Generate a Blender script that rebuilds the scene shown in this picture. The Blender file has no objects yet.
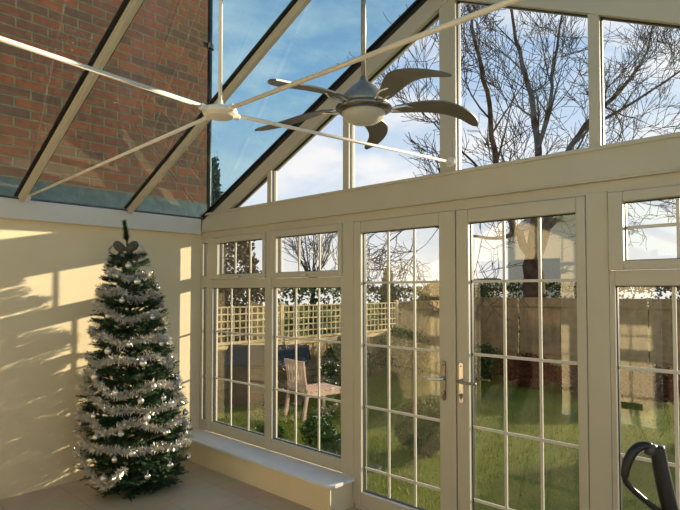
import bpy, bmesh, math, random
from mathutils import Vector, Matrix, noise
random.seed(7)
SC = bpy.context.scene
COL = SC.collection
rad = math.radians

# ------------------------------------------------------------------ materials
def nodes(name):
    m = bpy.data.materials.new(name); m.use_nodes = True
    nt = m.node_tree; b = nt.nodes['Principled BSDF']
    return m, nt, b

def noise_color(nt, b, c1, c2, scale=8.0, detail=4, coord='Object', lo=.35, hi=.65):
    tc = nt.nodes.new('ShaderNodeTexCoord'); n = nt.nodes.new('ShaderNodeTexNoise')
    n.inputs['Scale'].default_value = scale; n.inputs['Detail'].default_value = detail
    r = nt.nodes.new('ShaderNodeValToRGB')
    r.color_ramp.elements[0].position = lo; r.color_ramp.elements[1].position = hi
    r.color_ramp.elements[0].color = (*c1, 1); r.color_ramp.elements[1].color = (*c2, 1)
    nt.links.new(tc.outputs[coord], n.inputs['Vector'])
    nt.links.new(n.outputs['Fac'], r.inputs['Fac'])
    nt.links.new(r.outputs['Color'], b.inputs['Base Color'])
    return tc, n, r

def plain(name, c1, c2=None, rough=.5, metal=0.0, scale=8.0, bump=0.0, bscale=60, coat=0):
    m, nt, b = nodes(name)
    c2 = c2 or tuple(min(1, v*1.06) for v in c1)
    tc, n, r = noise_color(nt, b, c1, c2, scale)
    b.inputs['Roughness'].default_value = rough
    b.inputs['Metallic'].default_value = metal
    b.inputs['Coat Weight'].default_value = coat
    if bump:
        n2 = nt.nodes.new('ShaderNodeTexNoise'); n2.inputs['Scale'].default_value = bscale
        n2.inputs['Detail'].default_value = 5
        bp = nt.nodes.new('ShaderNodeBump'); bp.inputs['Strength'].default_value = bump
        bp.inputs['Distance'].default_value = .01
        nt.links.new(tc.outputs['Object'], n2.inputs['Vector'])
        nt.links.new(n2.outputs['Fac'], bp.inputs['Height'])
        nt.links.new(bp.outputs['Normal'], b.inputs['Normal'])
    return m

def glass_mat(name, tint, ior=1.9, rough=0.0):
    m = bpy.data.materials.new(name); m.use_nodes = True; nt = m.node_tree; nt.nodes.clear()
    o = nt.nodes.new('ShaderNodeOutputMaterial'); mx = nt.nodes.new('ShaderNodeMixShader')
    tr = nt.nodes.new('ShaderNodeBsdfTransparent'); tr.inputs['Color'].default_value = (*tint, 1)
    gl = nt.nodes.new('ShaderNodeBsdfGlossy'); gl.inputs['Roughness'].default_value = rough
    gl.inputs['Color'].default_value = (1, 1, 1, 1)
    fr = nt.nodes.new('ShaderNodeFresnel'); fr.inputs['IOR'].default_value = ior
    # a pane is seen from both faces: use the same air-to-glass value on each
    geo = nt.nodes.new('ShaderNodeNewGeometry')
    mi = nt.nodes.new('ShaderNodeMath'); mi.operation = 'MULTIPLY_ADD'
    mi.inputs[1].default_value = (1/ior - ior); mi.inputs[2].default_value = ior
    # on back faces the node inverts IOR itself; feeding 1/IOR there cancels the inversion
    nt.links.new(geo.outputs['Backfacing'], mi.inputs[0])
    nt.links.new(mi.outputs[0], fr.inputs['IOR'])
    nt.links.new(fr.outputs[0], mx.inputs[0]); nt.links.new(tr.outputs[0], mx.inputs[1])
    nt.links.new(gl.outputs[0], mx.inputs[2]); nt.links.new(mx.outputs[0], o.inputs['Surface'])
    return m

M = {}
M['pvc'] = plain('cream_pvc', (.55, .50, .385), (.58, .53, .41), .38, scale=3)
M['bar'] = plain('glazing_bar_white', (.66, .62, .53), (.70, .66, .56), .4)
M['plaster'] = plain('cream_plaster', (.81, .69, .46), (.84, .72, .49), .75, scale=2.5, bump=.12, bscale=90)
M['gutterbox'] = plain('box_gutter_trim', (.70, .68, .62), (.73, .71, .65), .45)
M['sill'] = plain('pale_sill', (.74, .74, .74), (.80, .80, .79), .3, scale=5)
M['gasket'] = plain('black_gasket', (.018, .018, .02), (.03, .03, .033), .5)
M['lead'] = plain('lead_flashing', (.055, .068, .072), (.09, .105, .11), .45, metal=.3, scale=14, bump=.3, bscale=20)
M['glass'] = glass_mat('clear_double_glazing', (.86, .865, .83), 2.2)
M['clearglass'] = glass_mat('clear_gable_glazing', (.90, .905, .87), 1.6)
M['roofglass'] = glass_mat('blue_solar_roof_glass', (.40, .60, .64), 1.6)
M['rod'] = plain('white_tie_rod', (.78, .72, .62), (.82, .76, .66), .35)
M['chrome'] = plain('polished_chrome', (.80, .79, .77), (.88, .87, .85), .22, metal=1)
M['brass'] = plain('worn_dark_chrome', (.16, .15, .135), (.26, .24, .215), .25, metal=1)
M['steel'] = plain('brushed_steel', (.30, .27, .22), (.38, .345, .28), .40, metal=.6, scale=30)
M['blade'] = plain('pewter_blade', (.13, .118, .09), (.17, .155, .12), .42, metal=.35, scale=6)
M['opal'] = plain('frosted_bowl', (.52, .50, .43), (.56, .54, .47), .35)
M['blackplastic'] = plain('black_plastic', (.008, .008, .009), (.014, .014, .015), .38)
M['greyplastic'] = plain('dark_grey_plastic', (.05, .05, .055), (.07, .07, .075), .4)
M['bark'] = plain('winter_bark', (.05, .034, .024), (.12, .080, .052), .9, scale=6, bump=.6, bscale=14)
M['twig'] = plain('bare_twig', (.06, .042, .032), (.12, .085, .06), .85, scale=3)
M['needle'] = plain('fir_needles', (.008, .032, .010), (.028, .085, .022), .6, scale=20)
M['stem'] = plain('brown_stem', (.05, .03, .018), (.09, .055, .03), .8)
M['tinsel'] = plain('silver_tinsel', (.62, .58, .50), (.85, .82, .74), .28, metal=.8, scale=50)
M['bauble'] = plain('silver_bauble', (.80, .77, .70), (.86, .83, .77), .12, metal=1)
M['bauble_matt'] = plain('matt_silver_bauble', (.72, .68, .60), (.80, .76, .68), .38, metal=.9)
M['bow'] = plain('dark_gauze_bow', (.05, .05, .035), (.12, .11, .085), .55, scale=60)
M['pale_gauze'] = plain('silver_gauze', (.42, .39, .33), (.55, .52, .45), .5, scale=60)
M['fence'] = plain('weathered_fence', (.34, .235, .11), (.48, .34, .17), .85, scale=5, bump=.4, bscale=30)
M['trellis'] = plain('pale_trellis', (.50, .39, .20), (.60, .48, .27), .8, scale=6)
M['chairwood'] = plain('pinkish_garden_timber', (.58, .38, .26), (.70, .50, .36), .7, scale=10)
M['shedwood'] = plain('brown_shed_boards', (.12, .07, .045), (.19, .115, .07), .8, scale=7, bump=.3, bscale=25)
M['felt'] = plain('dark_roof_felt', (.020, .024, .032), (.04, .047, .06), .8, scale=30, bump=.4)
M['hedge'] = plain('hedge_leaf', (.030, .060, .014), (.085, .125, .030), .7, scale=4)
M['bronze'] = plain('bronze_beech_leaf', (.10, .060, .022), (.20, .12, .045), .75, scale=4)
M['conifer'] = plain('blue_green_conifer_leaf', (.05, .09, .075), (.10, .16, .13), .7, scale=4)
M['shrub'] = plain('shrub_leaf', (.020, .055, .014), (.065, .13, .030), .6, scale=9)
M['grass'] = plain('grass_blade', (.09, .14, .010), (.23, .25, .025), .7, scale=2)
M['redleaf'] = plain('red_brown_leaf', (.06, .022, .012), (.13, .05, .025), .75, scale=5)
M['petal'] = plain('white_petal', (.75, .74, .70), (.82, .81, .78), .6)
M['render'] = plain('pale_render', (.60, .52, .40), (.66, .58, .45), .9)
M['slate'] = plain('slate_roof', (.12, .10, .09), (.18, .15, .13), .8, scale=3)
M['darkroom'] = plain('dark_brown_wall', (.085, .035, .018), (.12, .05, .027), .6, scale=3)
M['darkwood'] = plain('dark_wood_door', (.07, .03, .018), (.12, .055, .03), .4, scale=3)
M['pipe'] = plain('black_downpipe', (.012, .012, .014), (.02, .02, .022), .4)
M['path'] = plain('pale_paving', (.46, .41, .32), (.58, .52, .42), .9, scale=3, bump=.2)
M['winglass'] = plain('dark_window_glass', (.03, .035, .045), (.05, .055, .065), .1)

def brick_mat():
    m, nt, b = nodes('red_brick')
    tc = nt.nodes.new('ShaderNodeTexCoord'); sep = nt.nodes.new('ShaderNodeSeparateXYZ')
    cmb = nt.nodes.new('ShaderNodeCombineXYZ'); add = nt.nodes.new('ShaderNodeMath'); add.operation = 'ADD'
    nt.links.new(tc.outputs['Object'], sep.inputs[0])
    nt.links.new(sep.outputs['X'], add.inputs[0]); nt.links.new(sep.outputs['Y'], add.inputs[1])
    nt.links.new(add.outputs[0], cmb.inputs['X']); nt.links.new(sep.outputs['Z'], cmb.inputs['Y'])
    br = nt.nodes.new('ShaderNodeTexBrick')
    br.inputs['Scale'].default_value = 1.0
    br.inputs['Brick Width'].default_value = .245; br.inputs['Row Height'].default_value = .082
    br.inputs['Mortar Size'].default_value = .0085; br.inputs['Mortar Smooth'].default_value = .3
    br.inputs['Color1'].default_value = (.27, .060, .020, 1); br.inputs['Color2'].default_value = (.115, .045, .028, 1)
    br.inputs['Mortar'].default_value = (.16, .125, .06, 1); br.inputs['Bias'].default_value = -.1
    nt.links.new(cmb.outputs[0], br.inputs['Vector'])
    n = nt.nodes.new('ShaderNodeTexNoise'); n.inputs['Scale'].default_value = 16; n.inputs['Detail'].default_value = 4
    nt.links.new(tc.outputs['Object'], n.inputs['Vector'])
    mx = nt.nodes.new('ShaderNodeMix'); mx.data_type = 'RGBA'; mx.blend_type = 'MULTIPLY'; mx.inputs['Factor'].default_value = .55
    r = nt.nodes.new('ShaderNodeValToRGB'); r.color_ramp.elements[0].position = .3; r.color_ramp.elements[1].position = .7
    r.color_ramp.elements[0].color = (.45, .45, .45, 1); r.color_ramp.elements[1].color = (1.2, 1.15, 1.1, 1)
    nt.links.new(n.outputs['Fac'], r.inputs['Fac'])
    nt.links.new(br.outputs['Color'], mx.inputs['A']); nt.links.new(r.outputs['Color'], mx.inputs['B'])
    nt.links.new(mx.outputs['Result'], b.inputs['Base Color'])
    bp = nt.nodes.new('ShaderNodeBump'); bp.inputs['Strength'].default_value = .5; bp.inputs['Distance'].default_value = .01
    inv = nt.nodes.new('ShaderNodeMath'); inv.operation = 'SUBTRACT'; inv.inputs[0].default_value = 1
    nt.links.new(br.outputs['Fac'], inv.inputs[1]); nt.links.new(inv.outputs[0], bp.inputs['Height'])
    nt.links.new(bp.outputs['Normal'], b.inputs['Normal'])
    b.inputs['Roughness'].default_value = .9
    return m
M['brick'] = brick_mat()

def tile_mat():
    m, nt, b = nodes('beige_floor_tiles')
    tc = nt.nodes.new('ShaderNodeTexCoord'); br = nt.nodes.new('ShaderNodeTexBrick')
    br.offset = 0; br.inputs['Scale'].default_value = 1
    br.inputs['Brick Width'].default_value = .45; br.inputs['Row Height'].default_value = .45
    br.inputs['Mortar Size'].default_value = .004
    br.inputs['Color1'].default_value = (.50, .39, .25, 1); br.inputs['Color2'].default_value = (.52, .41, .265, 1)
    br.inputs['Mortar'].default_value = (.40, .31, .20, 1)
    nt.links.new(tc.outputs['Object'], br.inputs['Vector'])
    n = nt.nodes.new('ShaderNodeTexNoise'); n.inputs['Scale'].default_value = 4; n.inputs['Detail'].default_value = 6
    nt.links.new(tc.outputs['Object'], n.inputs['Vector'])
    mx = nt.nodes.new('ShaderNodeMix'); mx.data_type = 'RGBA'; mx.blend_type = 'OVERLAY'; mx.inputs['Factor'].default_value = .35
    nt.links.new(br.outputs['Color'], mx.inputs['A']); nt.links.new(n.outputs['Color'], mx.inputs['B'])
    h = nt.nodes.new('ShaderNodeHueSaturation'); h.inputs['Saturation'].default_value = .85
    nt.links.new(mx.outputs['Result'], h.inputs['Color'])
    nt.links.new(h.outputs['Color'], b.inputs['Base Color']); b.inputs['Roughness'].default_value = .5
    return m
M['tile'] = tile_mat()

def lawn_mat():
    m, nt, b = nodes('lawn_turf')
    tc, n, r = noise_color(nt, b, (.085, .105, .012), (.20, .205, .022), .9, 8, lo=.3, hi=.7)
    e = r.color_ramp.elements.new(.5); e.color = (.135, .165, .014, 1)
    n2 = nt.nodes.new('ShaderNodeTexNoise'); n2.inputs['Scale'].default_value = 45; n2.inputs['Detail'].default_value = 3
    nt.links.new(tc.outputs['Object'], n2.inputs['Vector'])
    bp = nt.nodes.new('ShaderNodeBump'); bp.inputs['Strength'].default_value = 1; bp.inputs['Distance'].default_value = .04
    nt.links.new(n2.outputs['Fac'], bp.inputs['Height']); nt.links.new(bp.outputs['Normal'], b.inputs['Normal'])
    b.inputs['Roughness'].default_value = .9
    return m
M['lawn'] = lawn_mat()

for k_ in ('lawn', 'grass', 'hedge', 'bronze', 'conifer', 'shrub', 'redleaf', 'felt', 'fence', 'trellis', 'bark', 'twig', 'shedwood'):
    M[k_].node_tree.nodes['Principled BSDF'].inputs['Specular IOR Level'].default_value = .12

# ------------------------------------------------------------------ mesh builder
class MB:
    def __init__(s): s.v = []; s.f = []
    def quad(s, a, b, c, d):
        i = len(s.v); s.v += [tuple(a), tuple(b), tuple(c), tuple(d)]; s.f.append((i, i+1, i+2, i+3)); return s
    def tri(s, a, b, c):
        i = len(s.v); s.v += [tuple(a), tuple(b), tuple(c)]; s.f.append((i, i+1, i+2)); return s
    def hexa(s, p):          # p: 4 bottom (ccw) + 4 top
        i = len(s.v); s.v += [tuple(q) for q in p]
        for f in ((3,2,1,0),(4,5,6,7),(0,1,5,4),(1,2,6,5),(2,3,7,6),(3,0,4,7)): s.f.append(tuple(i+k for k in f))
        return s
    def box(s, x0, x1, y0, y1, z0, z1):
        return s.hexa([(x0,y0,z0),(x1,y0,z0),(x1,y1,z0),(x0,y1,z0),(x0,y0,z1),(x1,y0,z1),(x1,y1,z1),(x0,y1,z1)])
    def beam(s, a, b, w, h, up=(0,0,1)):       # rectangular bar a->b
        a = Vector(a); b = Vector(b); d = (b-a).normalized(); u = Vector(up)
        sd = d.cross(u).normalized(); u = sd.cross(d).normalized()
        P = []
        for q in (a, b):
            P += [q-sd*w/2-u*h/2, q+sd*w/2-u*h/2, q+sd*w/2+u*h/2, q-sd*w/2+u*h/2]
        return s.hexa(P)
    def prism(s, poly, ax, lo, hi):            # polygon in the plane normal to ax, extruded lo..hi
        n = len(poly); i = len(s.v)
        for t in (lo, hi):
            for p in poly:
                q = list(p); q.insert(ax, t); s.v.append(tuple(q))
        s.f.append(tuple(i+k for k in range(n))[::-1]); s.f.append(tuple(i+n+k for k in range(n)))
        for k in range(n): s.f.append((i+k, i+(k+1) % n, i+n+(k+1) % n, i+n+k))
        return s
    def tube(s, pts, rads, n=8, caps=True):
        pts = [Vector(p) for p in pts]
        if not hasattr(rads, '__len__'): rads = [rads]*len(pts)
        i0 = len(s.v); prev = None
        for k, p in enumerate(pts):
            d = (pts[min(k+1, len(pts)-1)]-pts[max(k-1, 0)])
            if d.length < 1e-9: d = Vector((0,0,1))
            d.normalize()
            if prev is None:
                a = d.orthogonal().normalized()
            else:
                a = (prev - d*prev.dot(d))
                a = a.normalized() if a.length > 1e-6 else d.orthogonal().normalized()
            prev = a; b = d.cross(a)
            for j in range(n):
                t = 2*math.pi*j/n; s.v.append(tuple(p+(a*math.cos(t)+b*math.sin(t))*rads[k]))
        for k in range(len(pts)-1):
            for j in range(n):
                s.f.append((i0+k*n+j, i0+k*n+(j+1) % n, i0+(k+1)*n+(j+1) % n, i0+(k+1)*n+j))
        if caps:
            s.f.append(tuple(i0+j for j in range(n))[::-1]); s.f.append(tuple(i0+(len(pts)-1)*n+j for j in range(n)))
        return s
    def lathe(s, prof, c=(0,0,0), n=24):       # prof: (r,z) list bottom to top
        i0 = len(s.v)
        for r, z in prof:
            for j in range(n):
                t = 2*math.pi*j/n; s.v.append((c[0]+max(r,1e-4)*math.cos(t), c[1]+max(r,1e-4)*math.sin(t), c[2]+z))
        for k in range(len(prof)-1):
            for j in range(n):
                s.f.append((i0+k*n+j, i0+k*n+(j+1) % n, i0+(k+1)*n+(j+1) % n, i0+(k+1)*n+j))
        s.f.append(tuple(i0+j for j in range(n))[::-1]); s.f.append(tuple(i0+(len(prof)-1)*n+j for j in range(n)))
        return s
    def build(s, name, mat, parent=None, smooth=False, bevel=0, loc=None, rot=None):
        me = bpy.data.meshes.new(name); me.from_pydata(s.v, [], s.f); me.update()
        o = bpy.data.objects.new(name, me); COL.objects.link(o)
        me.materials.append(M[mat] if isinstance(mat, str) else mat)
        if smooth: me.polygons.foreach_set('use_smooth', [True]*len(me.polygons))
        if bevel:
            bv = o.modifiers.new('bevel', 'BEVEL'); bv.width = bevel; bv.segments = 2; bv.limit_method = 'ANGLE'
        if loc: o.location = loc
        if rot: o.rotation_euler = rot
        if parent is not None: o.parent = parent
        return o

def empty(name, loc=(0,0,0), rz=0):
    o = bpy.data.objects.new(name, None); COL.objects.link(o); o.location = loc; o.rotation_euler = (0,0,rz)
    o.empty_display_size = .1
    return o
def tag(o, label, cat, group=None, kind=None):
    o['label'] = label; o['category'] = cat
    if group: o['group'] = group
    if kind: o['kind'] = kind
    return o
def struct(o, label=None):
    o['kind'] = 'structure'
    if label: o['label'] = label
    return o

# ------------------------------------------------------------------ key sizes (metres)
W = 5.80; APX = 2.90; BACK = -4.10; SL = .47
EV = 2.355                                   # roof surface at the eaves
def roof_z(x): return EV + SL*(x if x < APX else W-x)
Z_SILL = .22; Z_BEAM0 = 2.205; Z_BEAM1 = 2.396
GY0, GY1 = .0, .07                            # frame depth range of the front wall
GPY = .036                                    # plane of the glass

# ------------------------------------------------------------------ the room shell
struct(MB().box(-.14, W+.08, BACK-2.6, .07, -.12, 0).build('floor', 'tile'))
struct(MB().box(-.14, -.055, BACK, .0, 0, EV).build('wall_left', 'plaster'))
# brick house wall rising beside the roof
bw = struct(MB().box(-.38, -.142, BACK-2.6, .12, -.3, 6.2).build('wall_neighbour', 'brick'))
fl = MB()
fl.box(-.142, -.125, BACK, .115, EV, EV+.17)
fl.hexa([(-.13,BACK,EV-.01),(.0,BACK,EV-.01),(.0,.06,EV-.01),(-.13,.06,EV-.01),(-.13,BACK,EV+.02),(.0,BACK,EV+.006),(.0,.06,EV+.006),(-.13,.06,EV+.02)])
struct(fl.build('trim_1', 'lead'))
# white box trim along the left eaves
struct(MB().box(-.055, .0, BACK, -.033, 2.185, EV-.012).build('trim_2', 'gutterbox', bevel=.004))
# right-hand eaves trim and right wall: dwarf wall, posts, panes
struct(MB().box(W-.055, W, BACK, -.002, 2.205, EV-.012).build('trim_3', 'gutterbox', bevel=.004))
wr = struct(empty('wall_right', (W, 0, 0)))
MB().box(0, .2, BACK, .07, 0, .2).build('dwarf_wall', 'plaster', wr)
pr_ = MB()
ys = [-4.10, -3.28, -2.46, -1.64, -.82, -.04]
for y in ys: pr_.box(.0, .07, max(y-.05, BACK), min(y+.05, .0), .2, 2.205)
pr_.box(0, .07, BACK, 0, .2, .29).box(0, .07, BACK, 0, 1.66, 1.76).box(0, .07, BACK, 0, 2.10, 2.205)
pr_.build('frame', 'pvc', wr)
gq = MB(); gq.quad((.035, BACK, .2), (.035, 0, .2), (.035, 0, 2.2), (.035, BACK, 2.2)); gq.build('glass', 'glass', wr)

# back wall (the house), with an opening and a dark door
bwm = MB()
def wall_back_strip(x0, x1, z0, top=None):
    # strip from z0 up to the roof line
    f = lambda x: roof_z(min(max(x, 0), W)) - .01
    xs = [x0] + ([APX] if x0 < APX < x1 else []) + [x1]
    for a, b in zip(xs, xs[1:]):
        ta, tb = (f(a), f(b)) if top is None else (top, top)
        bwm.hexa([(a,BACK-.12,z0),(b,BACK-.12,z0),(b,BACK,z0),(a,BACK,z0),(a,BACK-.12,ta),(b,BACK-.12,tb),(b,BACK,tb),(a,BACK,ta)])
wall_back_strip(-.055, .75, 0); wall_back_strip(.75, 1.99, 2.05); wall_back_strip(1.99, 3.12, 0)
wall_back_strip(3.12, 3.98, 2.05); wall_back_strip(3.98, W, 0)
struct(bwm.build('wall_back', 'plaster'))
struct(MB().box(-.055, .75, BACK, BACK+.015, 0, .09).box(1.99, 3.06, BACK, BACK+.015, 0, .09).box(4.04, W, BACK, BACK+.015, 0, .09).build('baseboard_back', 'bar'))
# dark room behind the opening
dr = MB()
dr.box(.2, .3, BACK-2.6, BACK-.12, 0, 2.4).box(2.6, 2.7, BACK-2.6, BACK-.12, 0, 2.4)
dr.box(.2, 2.7, BACK-2.7, BACK-2.6, 0, 2.4).box(.2, 2.7, BACK-2.7, BACK-.12, 2.4, 2.5)
struct(dr.build('wall_hall', 'darkroom'))
d3 = struct(empty('door_3', (3.12, BACK, 0)))
MB().box(.04, .82, -.08, -.03, 0, 2.02).build('panel', 'darkwood', d3)
MB().box(-.05, .02, -.1, .015, 0, 2.1).box(.84, .91, -.1, .015, 0, 2.1).box(-.05, .91, -.1, .015, 2.03, 2.1).build('door_frame', 'bar', d3)
MB().tube([(.76, -.03, 1.03), (.76, .03, 1.03)], .012).tube([(.76, .03, 1.03), (.65, .03, 1.03)], .011).build('handle', 'chrome', d3, smooth=True)
# twin socket plates on the back wall
sk = tag(MB().box(-.12, .12, 0, .01, -.04, .04).build('wall_socket', 'brass', bevel=.003, loc=(2.83, BACK, .22)),
    'small dark double wall socket low on the cream house wall, mirrored in the glass', 'socket')
for k in (-.06, .06):
    MB().box(k-.025, k+.025, .010, .013, -.02, .02).build('outlet', 'blackplastic', sk)

# front dwarf walls and sill boards
wf = MB()
wf.box(-.055, 2.03, -.245, .10, 0, .196)
wf.box(3.80, W, -.225, .10, 0, .196)
struct(wf.build('wall_front', 'plaster'))
def sill(name, x0, x1, rl, rr):
    # board with rounded free corner
    pts = [(x0, 0), (x0, -.275)]
    if rl: pts = [(x0, 0), (x0, -.228), (x0+.014, -.262), (x0+.05, -.275)]
    pts += [(x1-.05, -.275), (x1-.014, -.262), (x1, -.228), (x1, 0)] if rr else [(x1, -.275), (x1, 0)]
    struct(MB().prism(pts, 2, .196, .224).build(name, 'sill', bevel=.006))
sill('trim_4', -.055, 2.065, False, True)
sill('trim_5', 3.77, W, True, False)

# eaves beam across the front, small mouldings
bm_ = MB()
bm_.box(-.055, W, -.02, .09, Z_BEAM0, Z_BEAM1)
bm_.box(-.0, W, -.032, -.02, Z_BEAM1-.022, Z_BEAM1)
bm_.box(-.055, W, -.028, -.02, Z_BEAM0, Z_BEAM0+.012)
bm_.box(-.055, W, 0, .07, 2.14, Z_BEAM0)
struct(bm_.build('trim_6', 'pvc', bevel=.003))
# upright posts of the glazed wall
ps = MB()
ps.box(.076, .15, -.004, .075, .224, 2.15)
ps.box(1.0, 1.07, -.004, .075, .224, 2.15)
ps.box(1.93, 2.045, -.006, .08, .0, 2.15)
ps.box(3.745, 3.858, -.006, .08, .0, 2.15)
ps.box(4.70, 4.785, -.004, .075, .224, 2.15)
ps.box(5.62, 5.72, -.004, .075, .224, 2.15)
struct(ps.build('trim_7', 'pvc', bevel=.003))

# ------------------------------------------------------------------ windows and doors of the front wall
BZ = [1.677, 1.213, .753, .297]
def frame_rect(mb, x0, x1, z0, z1, w, y0, y1, wb=None, wt=None):
    wb = w if wb is None else wb; wt = w if wt is None else wt
    mb.box(x0, x0+w, y0, y1, z0, z1); mb.box(x1-w, x1, y0, y1, z0, z1)
    mb.box(x0+w, x1-w, y0, y1, z0, z0+wb); mb.box(x0+w, x1-w, y0, y1, z1-wt, z1)
def bars(par, x0, x1, z0, z1, xs, zs, w=.017):
    b = MB()
    for x in xs: b.box(x-w/2, x+w/2, GPY-.005, GPY+.005, z0, z1)
    for z in zs: b.box(x0, x1, GPY-.0052, GPY+.0052, z-w/2, z+w/2)
    b.build('glazing_bars', 'bar', par)
def pane(par, x0, x1, z0, z1):
    MB().quad((x0, GPY, z0), (x1, GPY, z0), (x1, GPY, z1), (x0, GPY, z1)).build('glass', 'glass', par)
    g = MB(); t = .005
    frame_rect(g, x0, x1, z0, z1, t, GPY-.012, GPY+.012); g.build('gasket', 'gasket', par)

def casement(n, x0, x1, gl, gr, su, top_grid=False):
    """top opening sash above a fixed pane; x0..x1 outer, gl..gr glass"""
    r = struct(empty('window_%d' % n, (0, 0, 0)))
    f = MB()
    f.box(x0, gl, 0, .07, .224, 1.725); f.box(gr, x1, 0, .07, .224, 1.725)
    f.box(gl, gr, 0, .07, .224, .323); f.box(gl, gr, 0, .07, 1.644, 1.725)
    f.build('frame', 'pvc', r, bevel=.004)
    pane(r, gl, gr, .323, 1.644)
    w = (gr-gl)/3
    bars(r, gl, gr, .323, 1.644, [gl+w, gl+2*w], BZ[1:3])
    s = MB(); sx0, sx1 = x0+.003, x1-.003
    ul, ur = gl+su, gr-.02
    s.box(sx0, ul, -.018, .06, 1.728, 2.138); s.box(ur, sx1, -.018, .06, 1.728, 2.138)
    s.box(ul, ur, -.018, .06, 1.728, 1.775); s.box(ul, ur, -.018, .06, 2.085, 2.138)
    so = s.build('sash', 'pvc', r, bevel=.005)
    pane(so, ul, ur, 1.775, 2.085)
    w = (ur-ul)/3
    bars(so, ul, ur, 1.775, 2.085, [ul+w, ul+2*w], [1.95] if top_grid else [])
    h = MB().box((ul+ur)/2-.05, (ul+ur)/2+.03, -.032, -.018, 1.742, 1.752).box((ul+ur)/2+.0, (ul+ur)/2+.03, -.04, -.018, 1.738, 1.756)
    h.build('handle', 'bar', so)
    return r
# narrow light beside the corner
def narrow(n, x0, x1, gl, gr):
    r = struct(empty('window_%d' % n))
    f = MB()
    for za, zb in ((.224, .323), (1.65, 1.765), (2.1, 2.139)): f.box(gl, gr, 0, .07, za, zb)
    f.box(x0, gl, 0, .07, .224, 2.139); f.box(gr, x1, 0, .07, .224, 2.139)
    f.build('frame', 'pvc', r)
    pane(r, gl, gr, .323, 1.65); pane(r, gl, gr, 1.765, 2.1)
    bars(r, gl, gr, .323, 1.65, [], BZ[1:3])
narrow(1, -.055, .076, -.012, .060)
casement(2, .15, 1.0, .160, .980, .10)
casement(3, 1.07, 1.93, 1.078, 1.907, .066)
casement(4, 3.858, 4.70, 3.886, 4.68, .048, True)
casement(5, 4.785, 5.62, 4.81, 5.59, .06)
narrow(6, 5.72, 5.80, 5.735, 5.785)

def door_leaf(n, x0, x1, gl, gr, hx, hdir, mat_plate, mat_lever):
    r = struct(empty('door_%d' % n, (x0, 0, 0)))
    f = MB()
    a, b, c, d = 0, x1-x0, gl-x0, gr-x0
    f.box(a, c, -.012, .06, .03, 2.138); f.box(d, b, -.012, .06, .03, 2.138)
    f.box(c, d, -.012, .06, .03, .128); f.box(c, d, -.012, .06, 2.053, 2.138)
    f.build('leaf_frame', 'pvc', r, bevel=.006)
    pane(r, c, d, .128, 2.053)
    w = (d-c)/3
    bars(r, c, d, .128, 2.053, [c+w, c+2*w], BZ)
    h = empty_part = MB()
    hx -= x0
    pts = []
    for k in range(13):
        t = math.pi*k/12; pts.append((hx+.016*math.cos(t), 1.144+.016*math.sin(t)))
    for k in range(13):
        t = math.pi+math.pi*k/12; pts.append((hx+.016*math.cos(t), .918+.016*math.sin(t)))
    # prism takes (x,z) in the plane normal to y
    pl = MB().prism(pts, 1, -.022, -.012).build('handle_plate', mat_plate, r, bevel=.002)
    lv = MB().tube([(hx, -.02, 1.045), (hx, -.055, 1.045)], .011, 12)
    L = []
    for k in range(9):
        t = k/8; L.append((hx+hdir*.125*t, -.055-.008*math.sin(t*math.pi), 1.045-.004*math.sin(t*math.pi*.8)))
    lv.tube(L, [.011,.011,.0105,.010,.009,.009,.009,.010,.008], 12)
    lv.build('lever', mat_lever, pl, smooth=True)
    MB().tube([(hx, -.022, .952), (hx, -.030, .952)], .012, 14).box(hx-.004, hx+.004, -.031, -.026, .932, .95).build('lock_cylinder', 'brass', pl)
    MB().tube([(hx, -.0215, 1.135), (hx, -.024, 1.135)], .004, 8).tube([(hx, -.0215, .925), (hx, -.024, .925)], .004, 8).build('screws', 'gasket', pl)
    # drip bar / hinge knuckles
    return r
door_leaf(1, 2.050, 2.925, 2.118, 2.805, 2.842, -1, 'brass', 'chrome')
door_leaf(2, 2.935, 3.742, 3.022, 3.691, 2.972, 1, 'chrome', 'steel')
struct(MB().box(2.06, 3.745, -.01, .08, 0, .03).build('trim_8', 'pvc', bevel=.004))
struct(MB().box(2.905, 2.932, -.018, -.012, .03, 2.138).box(2.926, 2.934, .0, .05, .03, 2.138).build('trim_9', 'pvc', bevel=.002))

# ------------------------------------------------------------------ gable glazing
def inner(x): return roof_z(x) - .165
gp = MB()
posts = [(1.010, 1.062), (1.930, 1.992), (2.812, 2.935), (3.768, 3.828), (4.70, 4.76)]
for a, b in posts:
    t = lambda x: roof_z(x)-.02
    xs = [a] + ([APX] if a < APX < b else []) + [b]
    for p, q in zip(xs, xs[1:]):
        gp.hexa([(p,-.004,Z_BEAM1),(q,-.004,Z_BEAM1),(q,.07,Z_BEAM1),(p,.07,Z_BEAM1),(p,-.004,t(p)),(q,-.004,t(q)),(q,.07,t(q)),(p,.07,t(p))])
struct(gp.build('trim_10', 'pvc', bevel=.003))
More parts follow.
